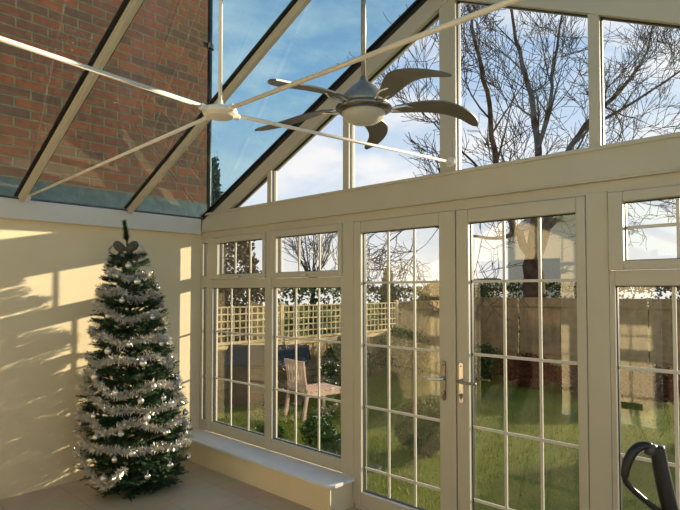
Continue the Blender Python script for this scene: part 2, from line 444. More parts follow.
# gable head rails following the slope
rk = MB()
for sgn in (0, 1):
    X = lambda x: x if sgn == 0 else W-x
    x0, x1 = 0.0, APX
    lo = [(X(x0), roof_z(x0)-.165), (X(x1), roof_z(x1)-.165)]
    hi = [(X(x0), roof_z(x0)-.034), (X(x1), roof_z(x1)-.034)]
    P = [(lo[0][0],-.012,lo[0][1]),(lo[1][0],-.012,lo[1][1]),(lo[1][0],.08,lo[1][1]),(lo[0][0],.08,lo[0][1]),
         (hi[0][0],-.012,hi[0][1]),(hi[1][0],-.012,hi[1][1]),(hi[1][0],.08,hi[1][1]),(hi[0][0],.08,hi[0][1])]
    if sgn: P = [P[1],P[0],P[3],P[2],P[5],P[4],P[7],P[6]]
    rk.hexa(P)
struct(rk.build('trim_11', 'pvc', bevel=.003))
rs_ = MB()
rs_.prism([(0, EV-.033), (APX, roof_z(APX)-.033), (W, EV-.033), (W, EV-.003), (APX, roof_z(APX)-.003), (0, EV-.003)], 1, -.02, .075)
struct(rs_.build('trim_13', 'gasket'))
edges = [0.0] + [v for p in posts for v in p] + [W]
k = 7
for i in range(0, len(edges), 2):
    a, b = edges[i], edges[i+1]
    xa, xb = max(a, .455), min(b, W-.455)
    r = struct(empty('window_%d' % k)); k += 1
    z0 = Z_BEAM1+.001
    poly = [(xa, z0), (xb, z0)]
    if i > 0 and inner(xb) - z0 > .03: poly.append((xb, inner(xb)))
    if xa < APX < xb: poly.append((APX, inner(APX)))
    if inner(xa) - z0 > .03: poly.append((xa, inner(xa)))
    elif len(poly) == 2: poly.append((xb, inner(xb)))
    m = MB(); n0 = len(m.v); m.v += [(p[0], GPY, p[1]) for p in poly]; m.f.append(tuple(range(len(poly))))
    m.build('glass', 'clearglass', r)
    g = MB()
    for p, q in zip(poly, poly[1:]+poly[:1]):
        g.beam((p[0], GPY, p[1]), (q[0], GPY, q[1]), .024, .012, up=(0.01, 0, 1) if abs(p[0]-q[0]) > .01 else (1, 0, 0))
    g.build('gasket', 'gasket', r)

# ------------------------------------------------------------------ glazed roof
ceil = struct(empty('ceiling', (APX, 0, 0)))
RY = [.03, -.80, -1.686, -2.57, -3.46, -4.07]
for sgn in (-1, 1):
    for i, y in enumerate(RY):
        x0, x1 = sgn*(APX-.02), sgn*.0
        z0, z1 = EV+.01*SL, EV+SL*APX
        d = Vector((x1-x0, 0, z1-z0)).normalized(); up = Vector((-d.z*(1 if d.x > 0 else -1), 0, abs(d.x)))
        a = Vector((x0, y, z0)); b = Vector((x1, y, z1))
        if i > 0:
            MB().beam(a-up*.030, b-up*.030, .034, .045, up=up).beam(a-up*.008, b-up*.008, .048, .010, up=up).build('rafter', 'pvc', ceil, bevel=.004)
        MB().beam(a+up*.006, b+up*.006, .095 if i else .15, .012, up=up).beam(a+up*.022, b+up*.022, .05, .03, up=up).build('rafter_cap', 'gasket', ceil)
        if i < len(RY)-1:
            y2 = RY[i+1]
            MB().quad(tuple(a), tuple(b), (b.x, y2, b.z), (a.x, y2, a.z)).build('roof_pane', 'roofglass', ceil)
MB().box(-.05, .05, BACK, .09, roof_z(APX)-.13, roof_z(APX)-.02).build('ridge_beam', 'pvc', ceil, bevel=.006)
MB().prism([(-.12, roof_z(APX)-.03), (.12, roof_z(APX)-.03), (0, roof_z(APX)+.05)], 1, BACK, .1).build('ridge_cap', 'gasket', ceil)

# ------------------------------------------------------------------ tie rods
HUB = Vector((APX, -1.80, 2.36))
tr = tag(empty('tie_rod_brace', tuple(HUB)), 'cream tie rods crossing under the glass roof from a central hub', 'tie rod')
hb = MB()
hb.lathe([(.02,-.026),(.055,-.022),(.070,-.010),(.074,.0),(.070,.010),(.050,.018),(.016,.022),(.012,.035)], n=28)
for dx, dy in ((1,0),(-1,0),(0,1),(0,-1)):
    hb.tube([(dx*.03, dy*.03, .0), (dx*.095, dy*.095, .0)], .014, 12)
hb.tube([(0,0,.02),(0,0,.05)], .012, 12)
hb.build('hub', 'rod', tr, smooth=False, bevel=.003)
ends = [(-APX+.06, .14, -.005), (APX-.06, 0, -.005), (0, 1.79, .1), (0, -2.28, .1), (0, 0, roof_z(APX)-.13-HUB.z)]
for e in ends:
    e = Vector(e); d = e.normalized()
    MB().tube([d*.05, e], .0085, 12).build('rod', 'rod', tr, smooth=True)
    if abs(e.z) < 1:
        f = MB().tube([e-d*.05, e], .016, 12)
        s = Vector((-d.y, d.x, 0))
        f.tube([e-d*.006+s*0, e], .034, 16)
        f.build('end_cap', 'rod', tr, smooth=False)

# ------------------------------------------------------------------ ceiling fan
FC = (APX, -.885, 0); FZ = 2.575
fan = tag(empty('ceiling_fan', (FC[0], FC[1], FZ)), 'five-bladed pewter ceiling fan with frosted bowl light hanging from the ridge', 'ceiling fan')
MB().tube([(0,0,.14),(0,0,roof_z(APX)-.13-FZ)], .0135, 14).build('down_rod', 'steel', fan, smooth=True)
MB().lathe([(.138,.035),(.136,.055),(.122,.080),(.098,.108),(.068,.138),(.040,.160),(.024,.172),(.018,.195)], n=36).build('motor_cover', 'steel', fan, smooth=True)
MB().lathe([(.06,-.005),(.125,.0),(.148,.012),(.152,.026),(.140,.038),(.06,.040)], n=40).build('motor_ring', 'brass', fan, smooth=True)
MB().lathe([(.002,-.062),(.04,-.059),(.075,-.050),(.100,-.035),(.116,-.014),(.119,.003)], n=40).build('bowl_shade', 'opal', fan, smooth=True)
def blade_mesh(a0, droop):
    mb = MB(); N = 22; rows = []
    r0, r1 = .17, .675
    for i in range(N+1):
        t = i/N; r = r0+(r1-r0)*t
        off = rad(-11)*math.sin(math.pi*min(t*.95+.02, 1))            # scimitar sweep
        w = .045+.078*math.sin(math.pi*min(1, (t*.84+.06)))**.9
        if t > .86: w *= math.sqrt(max(0, 1-((t-.86)/.14)**2))*.93+.07
        ang = a0+off
        c = Vector((r*math.cos(ang), r*math.sin(ang), .035-droop*t*t+.02*math.sin(t*math.pi)))
        tg = Vector((-math.sin(ang), math.cos(ang), 0))
        pitch = rad(13-6*t)
        wv = tg*math.cos(pitch)*w/2 + Vector((0,0,1))*(-math.sin(pitch))*w/2
        rows.append((c-wv, c, c+wv))
    th = Vector((0,0,.004))
    for i in range(N):
        for j in range(2):
            a, b, c_, d = rows[i][j], rows[i][j+1], rows[i+1][j+1], rows[i+1][j]
            mb.quad(a+th, b+th, c_+th, d+th); mb.quad(d-th, c_-th, b-th, a-th)
    for i in range(N):
        mb.quad(rows[i][0]-th, rows[i][0]+th, rows[i+1][0]+th, rows[i+1][0]-th)
        mb.quad(rows[i+1][2]-th, rows[i+1][2]+th, rows[i][2]+th, rows[i][2]-th)
    mb.quad(rows[0][0]-th, rows[0][2]-th, rows[0][2]+th, rows[0][0]+th)
    mb.quad(rows[N][0]-th, rows[N][0]+th, rows[N][2]+th, rows[N][2]-th)
    return mb
for k in range(5):
    a0 = rad(58+72*k)
    b = blade_mesh(a0, .055).build('blade', 'blade', fan, smooth=False)
    am = MB()
    e = Vector((math.cos(a0), math.sin(a0), 0)); s = Vector((-e.y, e.x, 0))
    a1 = a0+rad(-6); e1 = Vector((math.cos(a1), math.sin(a1), 0)); s1 = Vector((-e1.y, e1.x, 0))
    for sg in (-1, 1):
        am.tube([e*.12+s*.012*sg+Vector((0,0,.022)), e1*.17+s1*.028*sg+Vector((0,0,.03)), e1*.225+s1*.034*sg+Vector((0,0,.040)), e1*.27+s1*.012*sg+Vector((0,0,.046))], [.009,.008,.007,.006], 8)
    am.build('blade_arm', 'chrome', b, smooth=True)

# ------------------------------------------------------------------ christmas tree
TB = (.45, -.90, 0)
def axis(z): f = z/2.19; return Vector((-.085*f, -.09*f, z))
PROF = [(0,.18),(.08,.35),(.25,.41),(.5,.41),(.75,.37),(1.05,.32),(1.35,.27),(1.6,.21),(1.8,.15),(1.92,.10),(2.0,.03)]
def RR(z):
    for (a, r), (b, s) in zip(PROF, PROF[1:]):
        if a <= z <= b: return r+(s-r)*(z-a)/(b-a)
    return .02
xt = tag(empty('christmas_tree', TB), 'tall slim artificial Christmas tree decked in silver in the corner by the cream wall', 'Christmas tree')
MB().tube([(0,0,.02), tuple(axis(1.0)), tuple(axis(2.0))], [.022,.016,.006], 8).build('trunk', 'stem', xt, smooth=True)
sd = MB()
for q in range(4):
    t = q*math.pi/2+.4; sd.tube([(.0,.0,.11), (.12*math.cos(t),.12*math.sin(t),.07), (.22*math.cos(t),.22*math.sin(t),.012)], [.012,.011,.010], 8)
sd.tube([(0,0,.0),(0,0,.14)], .028, 12); sd.build('stand', 'greyplastic', xt, smooth=True)
rnd = random.Random(3)
fo = MB(); tw = MB()
def sprig(base, d, L, nl, dens, nw=.0027):
    """needled sprig"""
    d = d.normalized(); a = d.orthogonal().normalized(); b = d.cross(a)
    n = int(L*dens)
    for i in range(n):
        t = (i+rnd.random())/n; p = base+d*(L*t); ph = rnd.random()*6.283
        o = (a*math.cos(ph)+b*math.sin(ph)); nd = (o*.85+d*.75).normalized()
        l = nl*(1.05-.45*t)*rnd.uniform(.8, 1.15)
        s = d.cross(nd).normalized()*nw
        fo.tri(p-s, p+s, p+nd*l)
z = .07
layers = []
while z < 1.93:
    layers.append(z); z += .062+.012*(1-z/2)
for li, z in enumerate(layers):
    R0 = RR(z); nb = max(6, int(34*R0/.46)+6)
    for k in range(nb):
        ph = 6.283*(k+rnd.random()*.8)/nb
        L = R0*rnd.uniform(.84, 1.13)
        up = rnd.uniform(.05, .32)
        d = Vector((math.cos(ph), math.sin(ph), up)).normalized()
        base = axis(z - .10*L/.45)
        st = L*.35
        tip = base+d*L
        tip.z += .0
        tw.tube([base, base+d*L*.9], [.004, .002], 3, caps=False)
        sprig(base+d*st, d, L-st, .040, 300)
        # side fingers
        for q in range(3):
            s_ = L*rnd.uniform(.5, .88); yaw = rnd.choice((-1, 1))*rnd.uniform(.5, .9)
            dd = Matrix.Rotation(yaw, 3, 'Z') @ d; dd.z += rnd.uniform(-.15, .25)
            sprig(base+d*s_, dd, min(.12, (L-s_)*1.0+.05), .032, 360)
# leader
sprig(axis(1.86), Vector((-.03,-.03,1)), .27, .040, 620)
sprig(axis(2.03), Vector((-.12,-.10,1)), .17, .052, 2200, .004)
tw.tube([tuple(axis(1.85)), tuple(axis(2.16))], [.005,.004], 5)
fo.v = [(max(p[0], -.497), p[1], p[2]) for p in fo.v]
fo.build('foliage', 'needle', xt); tw.build('twigs', 'stem', xt)

# tinsel garland: one long strand wound round the tree
tn = MB(); rt = random.Random(5)
TURNS = 9.8; N = 9000
def tin_path(u):
    ph = u*TURNS*6.283+.6
    z = 1.93 - 1.68*(u**.93)
    wv = .15*noise.noise(Vector((math.cos(ph)*1.6, math.sin(ph)*1.6, u*9)))+math.sin(ph*3.0+.7)*.022
    zz = z+wv*(.45+.55*u)
    r = RR(max(zz, .05))*1.0+.012+.012*math.sin(ph*5)
    a = axis(zz)
    return Vector((a.x+r*math.cos(ph), a.y+r*math.sin(ph), zz))
core = [tin_path(i/700) for i in range(701)]
tn.tube(core, .004, 4, caps=False)
N = 44000
for i in range(N):
    u = (i+rt.random())/N; u = u**.86
    p = tin_path(u); 
    d = Vector((rt.gauss(0,1), rt.gauss(0,1), rt.gauss(0,1))).normalized()
    L = rt.uniform(.022, .052); s = d.orthogonal().normalized()
    s = (Matrix.Rotation(rt.random()*6.28, 3, d) @ s)*.0021
    e = p+d*L
    tn.quad(p-s, p+s, e+s*.8, e-s*.8)
tn.v = [(max(p[0], -.497), p[1], p[2]) for p in tn.v]
tg_ = tn.build('tinsel_garland', 'tinsel', loc=TB)
tag(tg_, 'silver tinsel garland wound in loops round the Christmas tree', 'tinsel')

# baubles hung on the branches: (angle, height, where)
BA = [(-25,1.82,'just under the bow'),(-8,1.69,'below the bow, near the tree centre line'),(60,1.64,'high on the right flank'),
 (-62,1.42,'upper left flank'),(-29,1.20,'upper middle, between two tinsel loops'),(-13,1.05,'dead centre of the tree, oval and bright'),
 (-76,.95,'sticking out on the left edge at mid height'),(8,.77,'lower right, highest of a close pair'),(17,.72,'lower right, lower of a close pair'),
 (-19,.77,'middle of the tree below the centre'),(46,.60,'right edge by the window post'),(-72,.66,'left edge below mid height'),
 (-14,.64,'lower middle, hanging in a dark gap'),(4,.51,'lower right above the broad tinsel loop'),(-67,.51,'low on the left edge'),
 (-61,.20,'bottom left of the tree'),(42,.24,'bottom right edge near the sill'),(-16,.20,'lowest in the middle near the floor'),
 (-39,1.54,'left of centre under the second tinsel loop'),(10,1.40,'right of centre under the third tinsel loop'),
 (-46,.84,'left of middle beside the long tinsel loop'),(-40,.54,'left of middle in the lower third'),(-30,.39,'low centre left above the bottom loop'),
 (8,.25,'low right of centre near the floor'),(-58,1.15,'left edge above mid height'),(18,1.19,'right flank above mid height'),
 (43,.89,'right edge at mid height'),(-3,.87,'centre right at mid height'),(-47,.35,'bottom third, left side'),(21,.39,'bottom third, right side')]
for i, (ang, z, where) in enumerate(BA):
    a = axis(z); r = RR(z)*1.0+.022
    c = Vector((TB[0]+a.x+r*math.cos(rad(ang)), TB[1]+a.y+r*math.sin(rad(ang)), z))
    R_ = .030 if i in (5, 6, 8, 12, 1) else random.Random(i).uniform(.022, .028)
    o = tag(empty('bauble', tuple(c)), 'small silver bauble on the Christmas tree, '+where, 'bauble', 'silver baubles on the Christmas tree')
    pr2 = [(R_*math.sin(math.pi*k/14), -R_*math.cos(math.pi*k/14)*(1.0 if i % 4 else 1.05)) for k in range(15)]
    MB().lathe(pr2, n=20).build('ball', 'bauble' if i % 3 else 'bauble_matt', o, smooth=True)
    MB().lathe([(.007, R_-.002), (.007, R_+.006), (.003, R_+.008)], n=10).tube([(0,0,R_+.006),(.004,0,R_+.014),(0,0,R_+.020),(-.004,0,R_+.014),(0,0,R_+.006)], .0008, 4).build('cap', 'chrome', o)

# bow near the top
BP = axis(1.965)+Vector(TB)
vr = Vector((.73,.683,0)); vf = Vector((.683,-.73,0))       # across, and out towards the room
bow = tag(empty('gauze_bow', tuple(BP+vf*.03)), 'dark gauze bow tied round the tip of the Christmas tree', 'bow')
for sg in (-1, 1):
    lp = MB(); n, mr = 14, 9; rows = []
    for i in range(n+1):
        t = i/n; w = .012+.078*math.sin(math.pi*min(1, t*.88+.02))**.8; w *= (1 if t < .9 else 1-.5*(t-.9)/.1)
        c = vr*(sg*.105*t)+Vector((0,0,.035*t))
        rows.append([c+Vector((0,0,.5*w*math.sin(6.283*j/mr)))+vf*(.32*w*math.cos(6.283*j/mr)*(1+.15*math.sin(9*t+j))) for j in range(mr)])
    for i in range(n):
        for j in range(mr): lp.quad(rows[i][j], rows[i][(j+1)%mr], rows[i+1][(j+1)%mr], rows[i+1][j])
    ob = lp.build('loop', 'bow', bow, smooth=False)
    tl = MB(); pts = [(0,0), (.045,-.035), (.075,-.08), (.11,-.10)]
    for (a, b), (c, d) in zip(pts, pts[1:]):
        tl.quad(vr*sg*a+Vector((0,0,b-.012))+vf*.01, vr*sg*a+Vector((0,0,b+.012))+vf*.02, vr*sg*c+Vector((0,0,d+.016))+vf*.025, vr*sg*c+Vector((0,0,d-.016))+vf*.015)
    ob = tl.build('tail', 'bow', bow); so = ob.modifiers.new('t', 'SOLIDIFY'); so.thickness = .003
    wg = MB(); n = 10
    for i in range(n):
        t0, t1 = i/n, (i+1)/n
        def Q(t, o): return vr*(sg*(.07+.075*math.sin(t*math.pi)))+Vector((0,0,.055-.13*t))+vf*(o*.018-.01)
        wg.quad(Q(t0,-1), Q(t1,-1), Q(t1,1), Q(t0,1))
    ob = wg.build('outer_loop', 'pale_gauze', bow); so = ob.modifiers.new('t', 'SOLIDIFY'); so.thickness = .002
MB().lathe([(.006,-.018),(.016,-.012),(.019,0),(.016,.012),(.006,.018)], n=14).build('knot', 'bow', bow, smooth=True)

# ------------------------------------------------------------------ upright cleaner with loop grip
VR = Vector((.73,.683,0)); VZ = Vector((0,0,1)); VF = Vector((-.683,.73,0))
def vp(px, py):   # local layout in the plane of the grip, metres from the shaft top
    return VR*((px-657)/248)+VZ*((445-py)/248)
vt = Vector((4.208, -.617, 1.0))
vac = tag(empty('vacuum_cleaner', (vt.x+.25*VR.x, vt.y+.25*VR.y, 0)), 'black upright cleaner with D-shaped loop grip at the right edge', 'vacuum cleaner')
off = vt - Vector(vac.location)
def loopsmooth(P, n=5):
    out = []
    P = [P[0]]+P+[P[-1]]
    for i in range(1, len(P)-2):
        for k in range(n):
            t = k/n; a, b, c, d = P[i-1], P[i], P[i+1], P[i+2]
            out.append(.5*((2*b)+(c-a)*t+(2*a-5*b+4*c-d)*t*t+(3*b-a-3*c+d)*t*t*t))
    out.append(P[-2]); return out
sh = loopsmooth([vp(*p)+off for p in [(659,446),(663,470),(669,500),(680,545),(693,590)]])
nsh = len(sh)
s_ = MB(); s_.tube(sh, [.027+.004*min(1, i/8) for i in range(nsh)], 14); s_.build('shaft', 'blackplastic', vac, smooth=True)
lpz = loopsmooth([vp(*p)+off for p in [(653,446),(644,446),(636,451),(630,461),(627,472),(627,480),(633,488),(643,497),(654,506),(667,515)]])
nl = len(lpz)
MB().tube(lpz, [.014+.005*math.sin(math.pi*min(1, i/(nl*.5))) if i < nl*.5 else .0115 for i in range(nl)], 12).build('loop_grip', 'blackplastic', vac, smooth=True)
MB().tube([vp(654,444)+off, vp(651.5,455)+off], .021, 12).build('grip_joint', 'greyplastic', vac, smooth=True)
bdy = MB()
b0 = vp(693,590)+off; b0.z = max(b0.z, .40)
secs = [(.20,.055,.045),(.30,.10,.08),(.42,.125,.10)]
bdy.tube([Vector((b0.x, b0.y, b0.z+.04)), Vector((b0.x+.01, b0.y, b0.z-.03)), Vector((b0.x+.02,b0.y,.28)), Vector((b0.x+.02,b0.y,.10))], [.05,.10,.12,.10], 20)
bdy.build('body', 'greyplastic', vac, smooth=True)
hd = MB().hexa([(b0.x-.17,b0.y-.20,.02),(b0.x+.17,b0.y-.20,.02),(b0.x+.15,b0.y+.12,.02),(b0.x-.15,b0.y+.12,.02),
                (b0.x-.16,b0.y-.18,.07),(b0.x+.16,b0.y-.18,.07),(b0.x+.13,b0.y+.10,.14),(b0.x-.13,b0.y+.10,.14)])
hd.build('floor_head', 'blackplastic', vac, bevel=.015)
for sg in (-1, 1):
    MB().tube([(b0.x+sg*.15, b0.y+.09, .04), (b0.x+sg*.175, b0.y+.09, .04)], .04, 18).build('wheel', 'greyplastic', vac)

# ------------------------------------------------------------------ outside: ground, paths
GZ = -.30
gr = MB(); NX, NY = 60, 70
def gh(x, y): return GZ+.03*noise.noise(Vector((x*.35, y*.35, 0)))
for i in range(NX+1):
    for j in range(NY+1):
        x = -45+90*i/NX; y = .07+69.93*(j/NY)**1.6
        gr.v.append((x, y, gh(x, y) if j else GZ))
for i in range(NX):
    for j in range(NY):
        a = i*(NY+1)+j; gr.f.append((a, a+NY+1, a+NY+2, a+1))
struct(gr.build('ground', 'lawn', smooth=True))
struct(MB().box(-.14, W+.2, .07, .10, GZ-.05, .02).box(2.0, 3.85, .1, .55, GZ-.1, -.12).build('trim_12', 'path', bevel=.01))

# grass tufts near the doors
gt = MB(); rg = random.Random(11)
for i in range(16000):
    y = .65+7.5*rg.random()**1.5; x = -2.6+6.6*rg.random()
    h = rg.uniform(.025, .07); t = rg.random()*6.28; s = Vector((math.cos(t), math.sin(t), 0))*.005
    p = Vector((x, y, gh(x, y)-.005)); e = p+Vector((rg.gauss(0,.018), rg.gauss(0,.018), h))
    gt.tri(p-s, p+s, e)
tag(gt.build('grass', 'grass'), 'rough green and yellowed lawn grass outside the glazed doors', 'grass', kind='stuff')

# ------------------------------------------------------------------ fences
def fence_bay(x, y0, y1, trell, name_label, zt=.66):
    r = empty('trellis_fence', (x, (y0+y1)/2, GZ)); L = y1-y0; h = zt-GZ
    b = MB(); n = int(L/.10)
    for k in range(n):
        a = -L/2+L*k/n; b.box(-.008 if k % 2 else .006, .012 if k % 2 else .026, a-.006, a+L/n+.006, .04, h)
    b.build('boards', 'fence', r)
    for z in (h-.10, .2): MB().box(.026, .060, -L/2, L/2, z, z+.08).build('rail', 'trellis', r)
    MB().box(-.02, .055, -L/2, L/2, h, h+.035).build('capping', 'trellis', r)
    if trell:
        t = MB(); z0, z1 = h+.035, 1.32-GZ
        m = int(round(L/.13)); q = 5
        for k in range(m+1):
            a = -L/2+L*k/m; t.box(.006, .020, a-.012, a+.012, z0, z1)
        for k in range(q+1):
            z = z0+(z1-z0)*k/q; t.box(.020, .034, -L/2, L/2, z-.012, z+.012)
        t.build('trellis', 'trellis', r)
    tag(r, name_label, 'fence', 'fence panels along the left of the garden')
    return r
FX = -3.30; y = .20
names = ['trellis-topped fence panel nearest the conservatory corner', 'trellis-topped fence panel, second away from the conservatory',
         'trellis-topped fence panel behind the garden chair and hut', 'trellis-topped fence panel at the far left corner of the garden']
ord_ = ['nearest the conservatory', 'second from the conservatory', 'third from the conservatory', 'second from the far corner', 'at the far left corner']
for k in range(5):
    tag(MB().box(-.04, .04, -.04, .04, 0, 1.36-GZ).prism([(-.05, 1.36-GZ), (.05, 1.36-GZ), (0, 1.39-GZ)], 1, -.05, .05).build('timber_post', 'trellis', loc=(FX, y, GZ)),
        'square timber post of the left trellis fence, ' + ord_[k], 'post', 'posts of the left fence')
    if k < 4: fence_bay(FX, y+.05, y+1.79, True, names[k])
    y += 1.84
# board fence across the far end
for k in range(2):
    r = empty('board_fence', (FX, 7.56+.2+k*1.5+.75, GZ), rad(90)); L = 1.46
    b = MB(); n = 14
    for q in range(n):
        a = -L/2+L*q/n; b.box(a-.004, a+L/n+.004, -.012 if q % 2 else .004, .008 if q % 2 else .024, .03, 1.62)
    b.build('boards', 'fence', r)
    for z in (1.45, .3): MB().box(-L/2, L/2, -.045, -.012, z, z+.08).build('rail', 'fence', r)
    MB().box(-L/2, L/2, -.03, .03, 1.62, 1.65).build('capping', 'fence', r)
    tag(r, 'plain board fence bay on the left boundary, ' + ('just past the trellis' if k == 0 else 'meeting the far fence corner'), 'fence')
xb = -3.2; k = 0; FY = 10.75
bn = ['at its left end', 'second from its left end', 'second from its right end', 'at its right end']
while k < 4:
    r = empty('board_fence', (xb+.77, FY, GZ)); L = 1.50
    b = MB(); n = 14
    for q in range(n):
        a = -L/2+L*q/n; b.box(a-.004, a+L/n+.004, -.012 if q % 2 else .004, .008 if q % 2 else .024, .03, 1.70)
    b.build('boards', 'fence', r)
    for z in (1.5, .3): MB().box(-L/2, L/2, -.045, -.012, z, z+.08).build('rail', 'fence', r)
    MB().box(-L/2, L/2, -.03, .03, 1.70, 1.73).build('capping', 'fence', r)
    tag(r, 'brown board fence bay across the far end, '+bn[k], 'fence', 'fence bays across the far end')
    xb += 1.54; k += 1

# ------------------------------------------------------------------ leafy things
def leaf_blob(name, mat, c, rx, ry, rz, n, size, seed, label, cat, stem=True, taper=0, group=None, box=False):
    rr = random.Random(seed); m = MB()
    o = empty(name, (c[0], c[1], c[2]))
    for i in range(n):
        if box:
            f = rr.random()
            u = Vector((rr.uniform(-1,1), rr.uniform(-1,1), rr.uniform(-1,1)))
            ax = rr.choice((0,1,1,2,0)); u[ax] = math.copysign(rr.uniform(.82, 1.03), u[ax]+.001)
            p = Vector((u.x*rx, u.y*ry, rz+u.z*rz))
        else:
            u = Vector((rr.gauss(0,1), rr.gauss(0,1), rr.gauss(0,1))).normalized()
            u = u*rr.uniform(.55, 1.0)**.5
            lump = 1+.22*noise.noise(Vector((u.x*2.5+seed, u.y*2.5, u.z*2.5)))
            tp = 1-taper*(u.z*.5+.5)
            p = Vector((u.x*rx*tp*lump, u.y*ry*tp*lump, rz+u.z*rz*lump))
        if p.z < 0.01: p.z = abs(p.z)
        d = Vector((rr.gauss(0,1), rr.gauss(0,1), rr.gauss(0,1)+.6)).normalized(); s = d.orthogonal().normalized()
        s = Matrix.Rotation(rr.random()*6.28, 3, d) @ s
        L = size*rr.uniform(.6, 1.2); w = L*.32
        m.quad(p, p+d*L*.5+s*w, p+d*L, p+d*L*.5-s*w)
    m.build('foliage', mat, o)
    if stem:
        st = MB()
        for q in range(6):
            t = rr.random()*6.28; e = Vector((math.cos(t)*rx*.6, math.sin(t)*ry*.6, rz*1.3))
            st.tube([(0,0,0), e*.5+Vector((0,0,rz*.1)), e], [max(.012, rx*.03), max(.008, rx*.02), .006], 5)
        st.build('stem', 'bark', o)
    tag(o, label, cat, group)
    return o
leaf_blob('beech_hedge', 'bronze', (-5.05, 3.75, GZ), .78, .8, 1.75, 9000, .10, 21, 'bronze-brown leafy bush standing behind the trellis at the far left', 'bush')
leaf_blob('hedge', 'hedge', (-8.2, 12, GZ), .8, 8.5, 1.0, 16000, .15, 22, 'long clipped dark hedge behind the left fence', 'hedge', box=True)
leaf_blob('hedge', 'hedge', (-1.0, 13.8, GZ), 5.0, .6, 1.05, 20000, .11, 23, 'long dark green hedge behind the far garden fence', 'hedge', box=True)
leaf_blob('hedge', 'hedge', (7.4, 12.3, GZ), .5, 2.2, 1.3, 9000, .15, 27, 'tall unseen hedge added at the right of the garden to shade the lawn', 'hedge', box=True)  # out of view; added so its shadow falls on the lawn by the right door
leaf_blob('conifer', 'conifer', (-7.25, 4.95, GZ), .55, .55, 2.7, 5000, .16, 24, 'tall narrow blue-green conifer beside the brick corner', 'tree', taper=.75)
leaf_blob('conifer', 'hedge', (-13.6, 20.4, GZ), .55, .55, 1.55, 3500, .2, 25, 'small dark conifer beyond the hedge, seen through the left door', 'tree', taper=.7)
leaf_blob('conifer', 'bronze', (-11.2, 21.4, GZ), 1.2, 1.0, 1.15, 3500, .2, 26, 'rounded brownish bush beyond the hedge, seen through the left door', 'bush', taper=.3)
shr = [(1.10, 2.35, .36, .30, 'dark green rounded shrub on the lawn outside the left door', 'shrub'),
       (-2.45, 4.9, .50, .50, 'dark leafy shrub beside the left fence past the hut', 'shrub'),
       (-2.35, 6.6, .62, .55, 'broad dark shrub in the far left corner of the garden', 'shrub'),
       (-1.1, 7.6, .55, .36, 'low dark shrub in the far border, left of the reddish ones', 'shrub'),
       (.05, 7.5, .52, .30, 'reddish-brown low shrub in the far border, leftmost of three', 'redleaf'),
       (1.15, 7.4, .52, .27, 'reddish-brown low shrub in the far border, middle of three', 'redleaf'),
       (2.25, 7.4, .52, .30, 'reddish-brown low shrub in the far border, rightmost of three', 'redleaf'),
       (-2.75, 1.55, .34, .36, 'small dark shrub under the trellis near the low hut', 'shrub')]
for i, (x, y, r, h, lab, mt) in enumerate(shr):
    leaf_blob('shrub', mt, (x, y, gh(x, y)), r, r, h, 3200, .07, 40+i, lab, 'shrub')
pl = [(-.10, 1.72, .30, 'leafy white-flowered plant below the second window, left of the pair'), (.42, 1.46, .24, 'leafy white-flowered plant below the second window, right of the pair'),
      (-.62, 1.35, .20, 'low green plant on the grass outside the first window')]
for i, (x, y, h, lab) in enumerate(pl):
    o = leaf_blob('garden_plant', 'shrub', (x, y, gh(x, y)), .20, .20, h*.55, 500, .07, 60+i, lab, 'plant')
    if i < 2:
        rr = random.Random(70+i)
        for q in range(14):
            f = MB(); c = Vector((rr.gauss(0,.10), rr.gauss(0,.10), h*rr.uniform(.7, 1.25)))
            for w in range(5):
                t = w*1.256; d = Vector((math.cos(t), math.sin(t), .4))*.015; s = Vector((-math.sin(t), math.cos(t), 0))*.007
                f.quad(c, c+d*.6+s, c+d, c+d*.6-s)
            f.build('flower', 'petal', o)

# ------------------------------------------------------------------ low shed and garden chair
sx, sy, rzs = -2.62, 3.02, rad(43)
sh_ = tag(empty('garden_shed', (sx, sy, GZ), rzs), 'low brown boarded hut with dark felt roof by the trellis fence', 'shed')
bd = MB()
for k in range(7):
    z0 = .02+k*.10
    bd.box(-.62, .62, -.35-.004*(k % 2), .35, z0, z0+.098)
bd.prism([(-.35, .70), (.35, .70), (0, .93)], 0, -.62, .62)
bd.build('body', 'shedwood', sh_)
rf = MB()
for sg in (-1, 1):
    rf.hexa([(-.70, 0, .94), (.70, 0, .94), (.70, sg*.45, .66), (-.70, sg*.45, .66), (-.70, 0, .97), (.70, 0, .97), (.70, sg*.45, .69), (-.70, sg*.45, .69)])
rf.build('roof', 'felt', sh_)
MB().box(.1, .45, -.372, -.355, .10, .62).build('hatch_door', 'darkwood', sh_)

gc = tag(empty('garden_chair', (-1.30, 2.76, GZ), rad(80)), 'pinkish timber garden chair on the lawn in front of the low hut', 'chair')
bk = MB()
for k in range(6):
    y0 = -.26+k*.088
    bk.hexa([(-.25,y0,.42),(-.225,y0,.42),(-.225,y0+.075,.42),(-.25,y0+.075,.42),(-.40+.09,y0,.86),(-.375+.09,y0,.86),(-.375+.09,y0+.075,.86),(-.40+.09,y0+.075,.86)])
bk.beam((-.30,-.27,.84), (-.30,.27,.84), .03, .06).beam((-.245,-.27,.50), (-.245,.27,.50), .03, .06)
bk.build('backrest', 'chairwood', gc)
se = MB()
for k in range(8): se.box(-.24+k*.085, -.17+k*.085, -.27, .27, .40, .425)
se.box(-.25,.44,-.27,-.24,.34,.40).box(-.25,.44,.24,.27,.34,.40); se.build('seat', 'chairwood', gc)
for sg in (-1, 1):
    MB().beam((.42, sg*.255, .0), (.42, sg*.255, .42), .045, .04, up=(1,0,0)).build('leg', 'chairwood', gc)
    MB().beam((-.30, sg*.255, .0), (-.22, sg*.255, .45), .045, .04, up=(1,0,0)).build('leg', 'chairwood', gc)

